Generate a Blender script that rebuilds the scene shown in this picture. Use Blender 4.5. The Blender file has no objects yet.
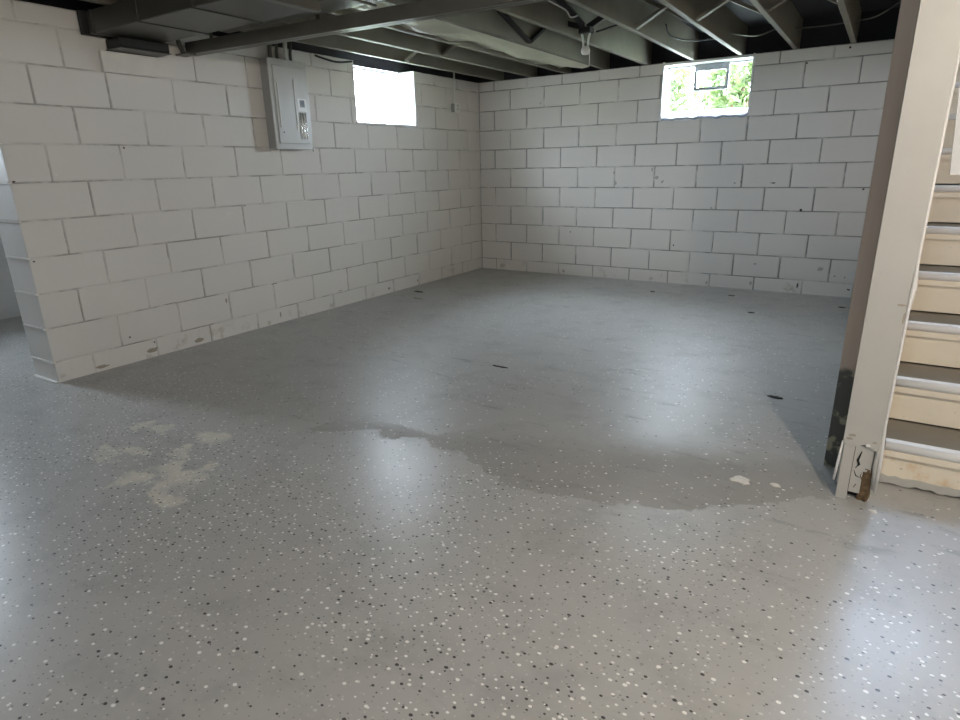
import bpy, bmesh, math, random
import numpy as np
from mathutils import Vector, Matrix

random.seed(7)
sc = bpy.context.scene
C = sc.collection

# ------------------------------------------------------------------ camera
CAM = Vector((3.958, -6.186, 1.175))
YAW, PIT, ROL, FPX = -0.57569, 0.30904, -0.0219, 608.07
fw = Vector((math.sin(YAW) * math.cos(PIT), math.cos(YAW) * math.cos(PIT), -math.sin(PIT)))
rt = Vector((math.cos(YAW), -math.sin(YAW), 0))
up = rt.cross(fw)
r2 = rt * math.cos(ROL) + up * math.sin(ROL)
u2 = up * math.cos(ROL) - rt * math.sin(ROL)
cd = bpy.data.cameras.new('camera')
cd.sensor_width = 36.0
cd.lens = FPX / 960 * 36
cd.clip_start = 0.05
cam = bpy.data.objects.new('camera', cd)
C.objects.link(cam)
m = Matrix.Identity(4)
for i in range(3):
    m[i][0], m[i][1], m[i][2], m[i][3] = r2[i], u2[i], -fw[i], CAM[i]
cam.matrix_world = m
sc.camera = cam

# ------------------------------------------------------------------ world / exposure
w = bpy.data.worlds.new('sky')
sc.world = w
w.use_nodes = True
bg = w.node_tree.nodes['Background']
bg.inputs['Color'].default_value = (0.76, 0.87, 1.0, 1)
bg.inputs['Strength'].default_value = 68.0
sc.view_settings.view_transform = 'Standard'
sc.view_settings.look = 'None'
sc.view_settings.gamma = 1.0
sc.view_settings.use_curve_mapping = False
sc.view_settings.exposure = 0.3
sc.cycles.diffuse_bounces = 6
sc.cycles.max_bounces = 14
sc.cycles.transparent_max_bounces = 12
sc.cycles.sample_clamp_indirect = 12.0


def portal(name, loc, target, sx, sy):
    l = bpy.data.lights.new(name, 'AREA')
    l.shape = 'RECTANGLE'
    l.size, l.size_y = sx, sy
    l.cycles.is_portal = True
    o = bpy.data.objects.new(name, l)
    o.location = loc
    o.rotation_euler = (Vector(target) - Vector(loc)).to_track_quat('-Z', 'Y').to_euler()
    C.objects.link(o)


portal('window_portal', (-0.26, -1.55, 1.81), (1, -1.55, 1.81), 0.84, 0.52)
portal('window_portal', (2.45, 0.19, 1.81), (2.45, -1, 1.81), 0.80, 0.50)
portal('window_portal', (-2.48, -5.05, 1.70), (0, -5.05, 1.70), 0.5, 0.7)
portal('window_portal', (3.5, -9.66, 1.85), (3.5, 0, 1.85), 0.5, 0.4)
portal('door_portal', (4.55, 0.18, 3.45), (4.55, -3, 3.45), 0.74, 2.1)


# ------------------------------------------------------------------ material helpers
class NT:
    def __init__(s, name):
        s.m = bpy.data.materials.new(name)
        s.m.use_nodes = True
        s.t = s.m.node_tree
        s.b = s.t.nodes['Principled BSDF']
        s.out = s.t.nodes['Material Output']

    def n(s, typ, **kw):
        nd = s.t.nodes.new(typ)
        for k, v in kw.items():
            setattr(nd, k, v)
        return nd

    def put(s, sock, v):
        if isinstance(v, bpy.types.NodeSocket):
            s.t.links.new(v, sock)
        elif isinstance(v, (tuple, list)) and len(v) == 3 and sock.type == 'RGBA':
            sock.default_value = (*v, 1)
        else:
            sock.default_value = v

    def math(s, op, a, b=None, c=None, clamp=False):
        nd = s.n('ShaderNodeMath', operation=op, use_clamp=clamp)
        for i, v in enumerate((a, b, c)):
            if v is not None:
                s.put(nd.inputs[i], v)
        return nd.outputs[0]

    def mix(s, f, a, b):
        nd = s.n('ShaderNodeMix', data_type='RGBA')
        s.put(nd.inputs[0], f)
        s.put(nd.inputs[6], a)
        s.put(nd.inputs[7], b)
        return nd.outputs[2]

    def noise(s, scale, detail=2, rough=0.5, vec=None, dist=0.0):
        nd = s.n('ShaderNodeTexNoise')
        nd.inputs['Scale'].default_value = scale
        nd.inputs['Detail'].default_value = detail
        nd.inputs['Roughness'].default_value = rough
        nd.inputs['Distortion'].default_value = dist
        s.t.links.new(vec if vec else s.pos(), nd.inputs['Vector'])
        return nd.outputs[0]

    def pos(s):
        if not hasattr(s, '_p'):
            s._p = s.n('ShaderNodeNewGeometry').outputs['Position']
        return s._p

    def obj(s):
        if not hasattr(s, '_o'):
            s._o = s.n('ShaderNodeTexCoord').outputs['Object']
        return s._o

    def ramp(s, v, a, b):
        nd = s.n('ShaderNodeMapRange', interpolation_type='SMOOTHSTEP')
        s.put(nd.inputs[0], v)
        nd.inputs[1].default_value = a
        nd.inputs[2].default_value = b
        return nd.outputs[0]

    def bump(s, h, strength=0.3, dist=0.01):
        nd = s.n('ShaderNodeBump')
        nd.inputs['Strength'].default_value = strength
        nd.inputs['Distance'].default_value = dist
        s.put(nd.inputs['Height'], h)
        s.t.links.new(nd.outputs[0], s.b.inputs['Normal'])

    def set(s, **kw):
        for k, v in kw.items():
            s.put(s.b.inputs[k.replace('_', ' ')], v)
        return s


def plain(name, col, rough=0.5, metal=0.0, var=0.12, scale=9.0, bump=0.0, spec=0.5):
    n = NT(name)
    f = n.noise(scale, 4, 0.6, n.obj())
    lo = tuple(c * (1 - var) for c in col)
    hi = tuple(min(1, c * (1 + var)) for c in col)
    n.set(Base_Color=n.mix(f, lo, hi), Roughness=rough, Metallic=metal)
    n.b.inputs['Specular IOR Level'].default_value = spec
    if bump:
        n.bump(n.noise(scale * 14, 3, 0.6, n.obj()), bump, 0.004)
    return n.m


M = {}


def block_paint(name, col):
    n = NT(name)
    big = n.noise(1.1, 3, 0.55)
    fine = n.noise(26, 4, 0.6)
    pore = n.noise(210, 3, 0.7)
    c = n.mix(big, tuple(x * 0.93 for x in col), tuple(min(1, x * 1.04) for x in col))
    c = n.mix(n.math('MULTIPLY', n.ramp(fine, 0.60, 0.78), 0.22), c, tuple(x * 0.78 for x in col))
    oi = n.n('ShaderNodeObjectInfo')
    c = n.mix(n.math('MULTIPLY', oi.outputs['Random'], 0.10), c, tuple(x * 0.72 for x in col))
    sep = n.n('ShaderNodeSeparateXYZ')
    n.t.links.new(n.pos(), sep.inputs[0])
    # damp stains and chipped paint along the foot of the wall
    st = n.math('MULTIPLY', n.ramp(n.noise(5.5, 5, 0.7), 0.56, 0.70), n.ramp(sep.outputs[2], 0.16, 0.0))
    c = n.mix(n.math('MULTIPLY', st, 0.65), c, (0.30, 0.25, 0.18))
    n.set(Base_Color=c, Roughness=0.52)
    n.b.inputs['Specular IOR Level'].default_value = 0.35
    n.bump(n.math('ADD', n.math('MULTIPLY', pore, 0.5), fine), 0.28, 0.004)
    return n.m


M['block'] = block_paint('painted_block', (0.76, 0.735, 0.695))


def mortar(name, dark, lo, hi):
    # joints: partly filled with wall paint, partly open and dirty
    n = NT(name)
    f = n.ramp(n.noise(3.4, 4, 0.65), lo, hi)
    d = n.mix(n.noise(30, 3), tuple(x * 0.7 for x in dark), dark)
    n.set(Base_Color=n.mix(f, d, (0.70, 0.68, 0.645)), Roughness=0.7)
    n.bump(n.noise(120, 3), 0.4, 0.004)
    return n.m


M['mortar'] = mortar('painted_mortar', (0.46, 0.44, 0.41), 0.40, 0.58)
M['mortar_back'] = mortar('grey_painted_mortar', (0.36, 0.35, 0.335), 0.44, 0.66)
M['wall_plain'] = plain('painted_wall', (0.70, 0.685, 0.66), 0.6, var=0.05, bump=0.2)
M['shaft'] = plain('white_stairwell_paint', (0.80, 0.79, 0.78), 0.5, var=0.03)
M['joist'] = plain('painted_joist', (0.180, 0.168, 0.130), 0.55, var=0.25, scale=5, bump=0.25)
M['subfloor'] = plain('dark_subfloor', (0.035, 0.035, 0.042), 0.8, var=0.3, scale=4)
M['pale_sheet'] = plain('pale_green_sheet', (0.66, 0.67, 0.54), 0.45, var=0.2, scale=4, bump=0.3)
M['duct'] = plain('dark_painted_duct', (0.055, 0.054, 0.047), 0.38, 0.0, var=0.25, scale=5, bump=0.1)
M['pan'] = plain('grey_sheet_metal', (0.13, 0.128, 0.11), 0.36, 0.2, var=0.3, scale=4, bump=0.15)
M['black'] = plain('black_iron', (0.012, 0.012, 0.012), 0.55, var=0.3)
M['white_plastic'] = plain('white_plastic', (0.78, 0.78, 0.75), 0.35, var=0.04)
M['panel_grey'] = plain('grey_enamel', (0.52, 0.52, 0.495), 0.28, var=0.05, scale=3)
M['panel_side'] = plain('grey_enamel_box', (0.36, 0.36, 0.34), 0.35, var=0.06, scale=3)
M['chrome'] = plain('bright_metal', (0.75, 0.75, 0.75), 0.18, 1.0, var=0.05)
M['screen'] = plain('dark_label_window', (0.02, 0.02, 0.025), 0.3)
M['frame_white'] = plain('white_window_frame', (0.80, 0.80, 0.80), 0.4, var=0.04)
M['frame_grey'] = plain('grey_window_frame', (0.30, 0.31, 0.33), 0.4, var=0.06)
M['post'] = plain('beige_post_paint', (0.50, 0.484, 0.45), 0.42, var=0.09, scale=6, bump=0.08)
M['post_edge'] = plain('white_corner_paint', (0.82, 0.80, 0.77), 0.4, var=0.05)
M['rot'] = plain('rotten_brown_wood', (0.19, 0.125, 0.065), 0.85, var=0.95, scale=70, bump=0.8)
M['crack'] = plain('black_crack', (0.01, 0.009, 0.008), 0.9)
M['tread'] = plain('grey_brown_tread', (0.25, 0.225, 0.185), 0.55, var=0.15, scale=8)
M['nosing'] = plain('white_metal_nosing', (0.90, 0.895, 0.88), 0.35, var=0.05, scale=12)
M['chip_white'] = plain('bare_white_chip', (0.80, 0.77, 0.72), 0.7, var=0.1, scale=40)
M['chip_dark'] = plain('dark_chip', (0.06, 0.052, 0.045), 0.8, var=0.4, scale=40)
M['chip_grey'] = plain('scuffed_paint', (0.46, 0.44, 0.41), 0.8, var=0.2, scale=40)
M['cover'] = plain('off_white_cover', (0.74, 0.71, 0.66), 0.5, var=0.12, scale=14)
M['chip_brown'] = plain('brown_chip', (0.36, 0.315, 0.25), 0.8, var=0.4, scale=40)
M['pale_board'] = plain('pale_grey_board', (0.62, 0.62, 0.61), 0.5, var=0.04)
M['bark'] = plain('bark', (0.12, 0.08, 0.05), 0.9, var=0.4, scale=30)
M['plastic_sheet'] = plain('bluish_plastic_sheet', (0.55, 0.60, 0.69), 0.25, var=0.08, scale=12)


def mat_riser():
    n = NT('cream_riser_paint')
    sep = n.n('ShaderNodeSeparateXYZ')
    n.t.links.new(n.pos(), sep.inputs[0])
    c = n.mix(n.noise(4, 4, 0.6), (0.80, 0.71, 0.565), (0.88, 0.80, 0.665))
    worn = n.math('MULTIPLY', n.ramp(n.noise(9, 5, 0.7), 0.50, 0.66), n.ramp(sep.outputs[2], 0.45, 0.05))
    c = n.mix(n.math('MULTIPLY', worn, 0.75), c, (0.72, 0.50, 0.27))
    sc_ = n.ramp(n.noise(34, 4, 0.75), 0.67, 0.72)
    c = n.mix(n.math('MULTIPLY', sc_, 0.6), c, (0.16, 0.13, 0.10))
    n.set(Base_Color=c, Roughness=0.5)
    n.bump(n.noise(60, 3), 0.12, 0.003)
    return n.m


M['riser'] = mat_riser()


def mat_raw_wood():
    n = NT('raw_beige_wood')
    mp = n.n('ShaderNodeMapping')
    mp.inputs['Scale'].default_value = (30, 30, 2.2)
    n.t.links.new(n.pos(), mp.inputs[0])
    g = n.noise(1.0, 5, 0.6, mp.outputs[0], 0.6)
    c = n.mix(g, (0.50, 0.385, 0.295), (0.66, 0.545, 0.44))
    sep = n.n('ShaderNodeSeparateXYZ')
    n.t.links.new(n.pos(), sep.inputs[0])
    # painted foot: dark olive paint that peels away in patches
    foot = n.ramp(n.math('ADD', sep.outputs[2], n.math('MULTIPLY', n.noise(10, 3), 0.10)), 0.47, 0.44)
    peel = n.ramp(n.noise(11, 3, 0.55), 0.50, 0.56)
    dark = n.mix(peel, (0.10, 0.10, 0.085), (0.36, 0.34, 0.24))
    n.set(Base_Color=n.mix(foot, c, dark), Roughness=0.65)
    n.bump(g, 0.2, 0.004)
    return n.m


M['raw'] = mat_raw_wood()


def mat_glass(name='window_glass', tint=(0.96, 0.97, 0.97, 1)):
    n = NT(name)
    t = n.n('ShaderNodeBsdfTransparent')
    t.inputs[0].default_value = tint
    g = n.n('ShaderNodeBsdfGlossy')
    g.inputs['Roughness'].default_value = 0.03
    ge = n.n('ShaderNodeNewGeometry')
    dt = n.n('ShaderNodeVectorMath', operation='DOT_PRODUCT')
    n.t.links.new(ge.outputs['Normal'], dt.inputs[0])
    n.t.links.new(ge.outputs['Incoming'], dt.inputs[1])
    c = n.math('SUBTRACT', 1.0, n.math('ABSOLUTE', dt.outputs['Value']))
    fac = n.math('ADD', 0.04, n.math('MULTIPLY', n.math('POWER', c, 5.0), 0.96))
    mx = n.n('ShaderNodeMixShader')
    n.t.links.new(fac, mx.inputs[0])
    n.t.links.new(t.outputs[0], mx.inputs[1])
    n.t.links.new(g.outputs[0], mx.inputs[2])
    n.t.links.new(mx.outputs[0], n.out.inputs[0])
    return n.m


M['glass'] = mat_glass()
M['door_glass'] = mat_glass('tinted_door_glass', (0.48, 0.52, 0.58, 1))


def mat_leaf(name, a, b):
    n = NT(name)
    oi = n.noise(6, 3)
    c = n.mix(oi, a, b)
    n.set(Base_Color=c, Roughness=0.5)
    tr = n.n('ShaderNodeBsdfTranslucent')
    n.put(tr.inputs[0], n.mix(oi, tuple(x * 1.1 for x in a), tuple(x * 1.1 for x in b)))
    mx = n.n('ShaderNodeMixShader')
    mx.inputs[0].default_value = 0.4
    n.t.links.new(n.b.outputs[0], mx.inputs[1])
    n.t.links.new(tr.outputs[0], mx.inputs[2])
    n.t.links.new(mx.outputs[0], n.out.inputs[0])
    return n.m


M['leaf'] = mat_leaf('leaf_green', (0.036, 0.06, 0.016), (0.08, 0.112, 0.036))


def mat_ground():
    n = NT('pale_gravel_and_grass')
    f = n.ramp(n.noise(0.9, 4), 0.42, 0.6)
    n.set(Base_Color=n.mix(f, (0.34, 0.33, 0.30), (0.22, 0.27, 0.12)), Roughness=0.9)
    return n.m


M['ground'] = mat_ground()


def mat_floor():
    n = NT('speckled_grey_floor_paint')
    aw = n.n('ShaderNodeAttribute', attribute_name='worn').outputs['Fac']
    ab = n.n('ShaderNodeAttribute', attribute_name='bare').outputs['Fac']
    nb = n.noise(13, 4, 0.6)
    nf = n.noise(45, 3, 0.6)
    jag = n.math('ADD', n.math('MULTIPLY', n.math('SUBTRACT', nb, 0.5), 0.16),
                 n.math('MULTIPLY', n.math('SUBTRACT', nf, 0.5), 0.05))
    worn = n.ramp(n.math('ADD', aw, n.math('MULTIPLY', jag, 0.8)), -0.004, 0.010)
    bare = n.ramp(n.math('ADD', n.math('ADD', ab, 0.014), jag), -0.012, 0.016)
    # the near coat carries more flakes and gloss than the far one
    sp = n.n('ShaderNodeSeparateXYZ')
    n.t.links.new(n.pos(), sp.inputs[0])
    yv, xv = sp.outputs[1], sp.outputs[0]
    near = n.ramp(n.math('ADD', yv, n.math('MULTIPLY', n.math('SUBTRACT', nb, 0.5), 0.5)), -3.9, -4.75)
    fade = n.ramp(n.math('ADD', n.math('SUBTRACT', yv, n.math('MULTIPLY', xv, 0.34)), n.math('MULTIPLY', n.math('SUBTRACT', nb, 0.5), 0.25)), -4.80, -5.06)
    worn = n.math('MULTIPLY', worn, n.math('ADD', 0.15, n.math('MULTIPLY', fade, 0.85)))
    # paint
    big = n.noise(0.9, 4, 0.6)
    mid = n.noise(4.5, 4, 0.65)
    base = n.mix(big, (0.415, 0.408, 0.392), (0.485, 0.477, 0.456))
    base = n.mix(n.math('MULTIPLY', n.ramp(mid, 0.47, 0.72), 0.4), base, (0.28, 0.274, 0.262))
    wcol = n.mix(n.noise(3.2, 5, 0.65), (0.265, 0.25, 0.225), (0.41, 0.39, 0.355))
    col = n.mix(n.math('MULTIPLY', worn, 0.85), base, wcol)
    bcol = n.mix(n.noise(20, 3), (0.62, 0.59, 0.50), (0.74, 0.70, 0.60))
    barem = n.math('MULTIPLY', bare, n.math('ADD', 0.45, n.math('MULTIPLY', n.ramp(n.noise(9, 3), 0.35, 0.6), 0.5)))
    col = n.mix(barem, col, bcol)
    # dark scuffs
    mp = n.n('ShaderNodeMapping')
    mp.inputs['Rotation'].default_value = (0, 0, 0.5)
    mp.inputs['Scale'].default_value = (3.0, 11.0, 1)
    n.t.links.new(n.pos(), mp.inputs[0])
    scf = n.ramp(n.noise(1.0, 5, 0.7, mp.outputs[0]), 0.57, 0.70)
    col = n.mix(n.math('MULTIPLY', scf, n.math('SUBTRACT', 0.45, n.math('MULTIPLY', near, 0.33))), col, (0.14, 0.138, 0.13))

    # paint flakes broadcast in the coat
    def flakes(scale, rmax, dens, off, stretch, far=0.35):
        mpn = n.n('ShaderNodeMapping')
        mpn.inputs['Location'].default_value = (off, off * 1.7, 0)
        mpn.inputs['Rotation'].default_value = (0, 0, off * 3)
        mpn.inputs['Scale'].default_value = (1, stretch, 1)
        n.t.links.new(n.pos(), mpn.inputs[0])
        v = n.n('ShaderNodeTexVoronoi', voronoi_dimensions='2D', feature='F1')
        v.inputs['Scale'].default_value = scale
        n.t.links.new(mpn.outputs[0], v.inputs['Vector'])
        s3 = n.n('ShaderNodeSeparateColor')
        n.t.links.new(v.outputs['Color'], s3.inputs[0])
        keep = n.math('LESS_THAN', s3.outputs[0], n.math('MULTIPLY', n.math('ADD', far, n.math('MULTIPLY', near, 1 - far)), dens))
        rad = n.math('MULTIPLY', n.math('ADD', 0.45, n.math('MULTIPLY', s3.outputs[1], 0.55)), rmax * scale)
        ins = n.math('LESS_THAN', v.outputs['Distance'], rad)
        return n.math('MULTIPLY', keep, ins)

    dens_n = n.noise(1.7, 3, 0.6)
    thin = n.math('SUBTRACT', 1.0, n.math('MULTIPLY', worn, 0.35))
    def clump(a, b):
        return n.ramp(dens_n, a, b)
    wht = n.math('MAXIMUM', flakes(17, 0.0060, 0.62, 0.3, 1.25), n.math('MULTIPLY', flakes(27, 0.0054, 0.55, 1.9, 1.35), clump(0.40, 0.55)))
    wsm = flakes(30, 0.0036, 0.55, 3.7, 1.2, 0.25)
    blk = n.math('MAXIMUM', flakes(18, 0.0056, 0.6, 5.1, 1.3, 0.12), n.math('MULTIPLY', flakes(26, 0.0050, 0.45, 7.3, 1.2), clump(0.45, 0.6)))
    bsm = flakes(34, 0.0034, 0.65, 9.2, 1.4, 0.2)
    col = n.mix(n.math('MULTIPLY', bsm, n.math('MULTIPLY', thin, 0.55)), col, (0.10, 0.098, 0.09))
    col = n.mix(n.math('MULTIPLY', wsm, 0.55), col, (0.62, 0.61, 0.58))
    col = n.mix(n.math('MULTIPLY', blk, n.math('MULTIPLY', thin, 0.9)), col, (0.022, 0.021, 0.02))
    col = n.mix(wht, col, (0.86, 0.85, 0.82))
    rough = n.math('ADD', n.math('ADD', n.math('SUBTRACT', 0.37, n.math('MULTIPLY', near, 0.10)), n.math('MULTIPLY', mid, 0.10)), n.math('MULTIPLY', worn, 0.18))
    n.set(Base_Color=col, Roughness=rough)
    n.b.inputs['Specular IOR Level'].default_value = 0.4
    h = n.math('ADD', n.math('MULTIPLY', n.noise(5, 3), 1.0), n.math('MULTIPLY', worn, -0.35))
    n.bump(h, 0.12, 0.01)
    return n.m


M['floor'] = mat_floor()


# ------------------------------------------------------------------ mesh helpers
def box(bm, x0, x1, y0, y1, z0, z1, mi=0):
    vs = [bm.verts.new(p) for p in ((x0, y0, z0), (x1, y0, z0), (x1, y1, z0), (x0, y1, z0),
                                    (x0, y0, z1), (x1, y0, z1), (x1, y1, z1), (x0, y1, z1))]
    for q in ((0, 3, 2, 1), (4, 5, 6, 7), (0, 1, 5, 4), (1, 2, 6, 5), (2, 3, 7, 6), (3, 0, 4, 7)):
        f = bm.faces.new([vs[i] for i in q])
        f.material_index = mi
    return vs


def tube(bm, pts, r, seg=8, cap=True):
    pts = [Vector(p) for p in pts]
    rings = []
    for i, p in enumerate(pts):
        a = pts[max(i - 1, 0)]
        b = pts[min(i + 1, len(pts) - 1)]
        d = (b - a).normalized()
        ref = Vector((0, 0, 1)) if abs(d.z) < 0.9 else Vector((1, 0, 0))
        s = d.cross(ref).normalized()
        t = s.cross(d)
        rr = r[i] if isinstance(r, (list, tuple)) else r
        rings.append([bm.verts.new(p + (s * math.cos(k * 2 * math.pi / seg) + t * math.sin(k * 2 * math.pi / seg)) * rr) for k in range(seg)])
    for a, b in zip(rings, rings[1:]):
        for k in range(seg):
            f = bm.faces.new((a[k], a[(k + 1) % seg], b[(k + 1) % seg], b[k]))
            f.smooth = True
    if cap:
        bm.faces.new(rings[0])
        bm.faces.new(list(reversed(rings[-1])))


def lathe(bm, prof, seg=20, centre=(0, 0, 0)):
    c = Vector(centre)
    rings = [[bm.verts.new(c + Vector((r * math.cos(k * 2 * math.pi / seg), r * math.sin(k * 2 * math.pi / seg), z))) for k in range(seg)] for r, z in prof]
    for a, b in zip(rings, rings[1:]):
        for k in range(seg):
            f = bm.faces.new((a[k], a[(k + 1) % seg], b[(k + 1) % seg], b[k]))
            f.smooth = True
    bm.faces.new(list(reversed(rings[0])))
    bm.faces.new(rings[-1])


def link(name, me, parent=None):
    o = bpy.data.objects.new(name, me)
    C.objects.link(o)
    if parent is not None:
        o.parent = parent
    return o


def obj(name, bm, mat, parent=None, bevel=0.0, loc=None, seg=1):
    if bevel:
        bmesh.ops.bevel(bm, geom=list(bm.edges), offset=bevel, segments=seg, affect='EDGES', clamp_overlap=True)
    bmesh.ops.recalc_face_normals(bm, faces=bm.faces)
    me = bpy.data.meshes.new(name)
    bm.to_mesh(me)
    bm.free()
    for k in (mat if isinstance(mat, (list, tuple)) else (mat,)):
        me.materials.append(M[k])
    o = link(name, me, parent)
    if loc:
        o.location = loc
    return o


def boxes(name, mat, lst, parent=None, bevel=0.0):
    bm = bmesh.new()
    for b in lst:
        box(bm, *b)
    return obj(name, bm, mat, parent, bevel)


def tag(o, label, cat, group=None):
    o['label'] = label
    o['category'] = cat
    if group:
        o['group'] = group
    return o


def thing(name, label, cat, loc=(0, 0, 0), group=None):
    o = bpy.data.objects.new(name, None)
    o.empty_display_size = 0.1
    C.objects.link(o)
    o.location = loc
    return tag(o, label, cat, group)


def struct(o, label, cat='wall'):
    o['kind'] = 'structure'
    return tag(o, label, cat)


def place(o, root):
    """parent o (built in world coordinates) under root without moving it"""
    o.parent = root
    o.matrix_parent_inverse = Matrix.Translation(root.location).inverted()
    return o


# ------------------------------------------------------------------ floor
FX0, FX1, FY0, FY1, ST = -2.6, 5.3, -9.8, 0.28, 0.025
nx, ny = int(round((FX1 - FX0) / ST)) + 1, int(round((FY1 - FY0) / ST)) + 1
gx, gy = np.meshgrid(np.linspace(FX0, FX1, nx), np.linspace(FY0, FY1, ny))
PX, PY = gx.ravel(), gy.ravel()


def sdf(poly):
    """signed distance, positive inside, to a polygon on the floor"""
    poly = np.array(poly)
    d = np.full(PX.shape, 1e9)
    ins = np.zeros(PX.shape, bool)
    for (x0, y0), (x1, y1) in zip(poly, np.roll(poly, -1, 0)):
        ex, ey = x1 - x0, y1 - y0
        t = np.clip(((PX - x0) * ex + (PY - y0) * ey) / (ex * ex + ey * ey + 1e-12), 0, 1)
        d = np.minimum(d, np.hypot(PX - x0 - t * ex, PY - y0 - t * ey))
        c = ((y0 > PY) != (y1 > PY)) & (PX < (x1 - x0) * (PY - y0) / (y1 - y0 + 1e-12) + x0)
        ins ^= c
    return np.where(ins, d, -d)


worn = sdf([(1.80, -4.44), (2.00, -4.34), (2.09, -4.25), (2.20, -4.31), (2.36, -4.19), (2.44, -4.25), (2.56, -4.25),
            (2.63, -4.25), (2.74, -4.33), (2.92, -4.40), (3.04, -4.37), (3.10, -4.37), (3.19, -4.34), (3.31, -4.33),
            (3.33, -4.27), (3.44, -4.26), (3.52, -4.25), (3.55, -4.20), (3.68, -4.10), (3.84, -3.96), (3.96, -3.87),
            (3.96, -3.71), (3.83, -3.60), (3.59, -3.60), (3.38, -3.62), (3.15, -3.68), (2.79, -3.80), (2.55, -3.92),
            (2.46, -4.06), (2.38, -4.16), (2.13, -4.13), (1.85, -4.27)])
bare = np.full(PX.shape, -1.0)
for pl in ([(1.18, -5.06), (1.15, -5.00), (1.29, -5.02), (1.33, -5.06), (1.26, -5.08)],
           [(1.23, -4.97), (1.33, -4.94), (1.38, -4.95), (1.31, -4.98)],
           [(1.05, -4.83), (1.07, -4.72), (1.11, -4.77), (1.20, -4.71), (1.24, -4.79), (1.14, -4.78)],
           [(1.48, -4.88), (1.48, -4.80), (1.53, -4.83), (1.52, -4.88)],
           [(1.39, -4.69), (1.50, -4.64), (1.58, -4.66), (1.57, -4.73), (1.48, -4.74)],
           [(1.55, -5.19), (1.51, -5.09), (1.57, -5.03), (1.62, -5.05), (1.61, -5.12)],
           [(1.56, -5.01), (1.57, -4.94), (1.56, -4.88), (1.64, -4.94), (1.65, -5.02)],
           [(1.69, -5.03), (1.66, -4.97), (1.78, -4.96), (1.82, -4.92), (1.83, -4.99), (1.83, -5.04), (1.78, -5.05)],
           [(1.77, -5.14), (1.69, -5.07), (1.72, -5.05), (1.81, -5.09), (1.91, -5.10), (1.92, -5.14), (1.84, -5.17)],
           [(1.74, -4.92), (1.71, -4.86), (1.75, -4.85), (1.78, -4.90)]):
    bare = np.maximum(bare, sdf(pl))
me = bpy.data.meshes.new('floor')
co = np.zeros((nx * ny, 3), np.float32)
co[:, 0], co[:, 1] = PX, PY
idx = np.arange(nx * ny).reshape(ny, nx)
quads = np.stack([idx[:-1, :-1], idx[:-1, 1:], idx[1:, 1:], idx[1:, :-1]], -1).reshape(-1, 4)
me.vertices.add(nx * ny)
me.vertices.foreach_set('co', co.ravel())
me.loops.add(quads.size)
me.loops.foreach_set('vertex_index', quads.ravel().astype(np.int32))
me.polygons.add(len(quads))
me.polygons.foreach_set('loop_start', (np.arange(len(quads)) * 4).astype(np.int32))
me.update(calc_edges=True)
for nm, arr in (('worn', worn), ('bare', bare)):
    a = me.attributes.new(nm, 'FLOAT', 'POINT')
    a.data.foreach_set('value', np.clip(arr, -0.3, 0.3).astype(np.float32))
me.materials.append(M['floor'])
floor = link('floor', me)
struct(floor, 'grey painted concrete floor with black and white paint flakes', 'floor')

# ------------------------------------------------------------------ block walls
CH, BL, Z0, TOP = 0.2032, 0.4064, 0.122, 2.05
JT = 0.009   # joint width
LT, BT = 0.29, 0.22   # wall thickness left / back
LEND = -4.69
W1 = (-1.975, -1.135, 1.56, 2.07)    # window in the left wall: y0,y1,z0,z1
W2 = (2.05, 2.845, 1.545, 2.035)     # window in the back wall: x0,x1,z0,z1
_cache = {}


def block_mesh(l, h, d):
    k = (round(l, 3), round(h, 3), round(d, 3))
    if k not in _cache:
        bm = bmesh.new()
        box(bm, -l / 2, l / 2, -d / 2, d / 2, -h / 2, h / 2)
        bmesh.ops.bevel(bm, geom=list(bm.edges), offset=0.0035, segments=1, affect='EDGES')
        bmesh.ops.recalc_face_normals(bm, faces=bm.faces)
        mm = bpy.data.meshes.new('block')
        bm.to_mesh(mm)
        bm.free()
        mm.materials.append(M['block'])
        _cache[k] = mm
    return _cache[k]


def courses():
    """(row number, z0, z1); row 0 is the half course under the joists, row 10 the one cut by the floor"""
    out = [(0, Z0 + 9 * CH, TOP)]
    for r in range(1, 10):
        out.append((r, Z0 + (9 - r) * CH, Z0 + (10 - r) * CH))
    out.append((10, -0.02, Z0))
    return out


def lay(parent, a0, a1, first, win, place_fn, depth):
    rnd = random.Random(3 + int(depth * 1000))
    for r, z0, z1 in courses():
        offs = first(r)
        js = [a0]
        a = offs
        while a < a1 - 0.05:
            if a > a0 + 0.05:
                js.append(a)
            a += BL
        js.append(a1)
        for s, e in zip(js, js[1:]):
            segs = [(s, e, z0, z1)]
            if win and z1 > win[2] + 0.03 and e > win[0] and s < win[1]:
                segs = []
                if s < win[0] - 0.03:
                    segs.append((s, min(e, win[0] + JT / 2), z0, z1))
                if e > win[1] + 0.03:
                    segs.append((max(s, win[1] - JT / 2), e, z0, z1))
            for (p, q, b, t) in segs:
                l, h = q - p - JT - rnd.choice((0, 0, 0.003, 0.006)), t - b - JT
                if l < 0.03:
                    continue
                o = link('block', block_mesh(l, h, depth), parent)
                jit = rnd.uniform(-0.0012, 0.0012)
                place_fn(o, (p + q) / 2, (b + t) / 2, jit)


# left wall: runs along y at x = 0, ends free at y = LEND
wl = boxes('wall_left', 'mortar', [
    (-LT + 0.005, -0.0055, LEND + 0.02, W1[0] - 0.006, -0.02, TOP), (-LT + 0.005, -0.0055, W1[1] + 0.006, 0.24, -0.02, TOP),
    (-LT + 0.005, -0.0055, W1[0] - 0.006, W1[1] + 0.006, -0.02, W1[2] - 0.012)])
struct(wl, 'white painted concrete block wall with breaker panel and overexposed window')


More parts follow.
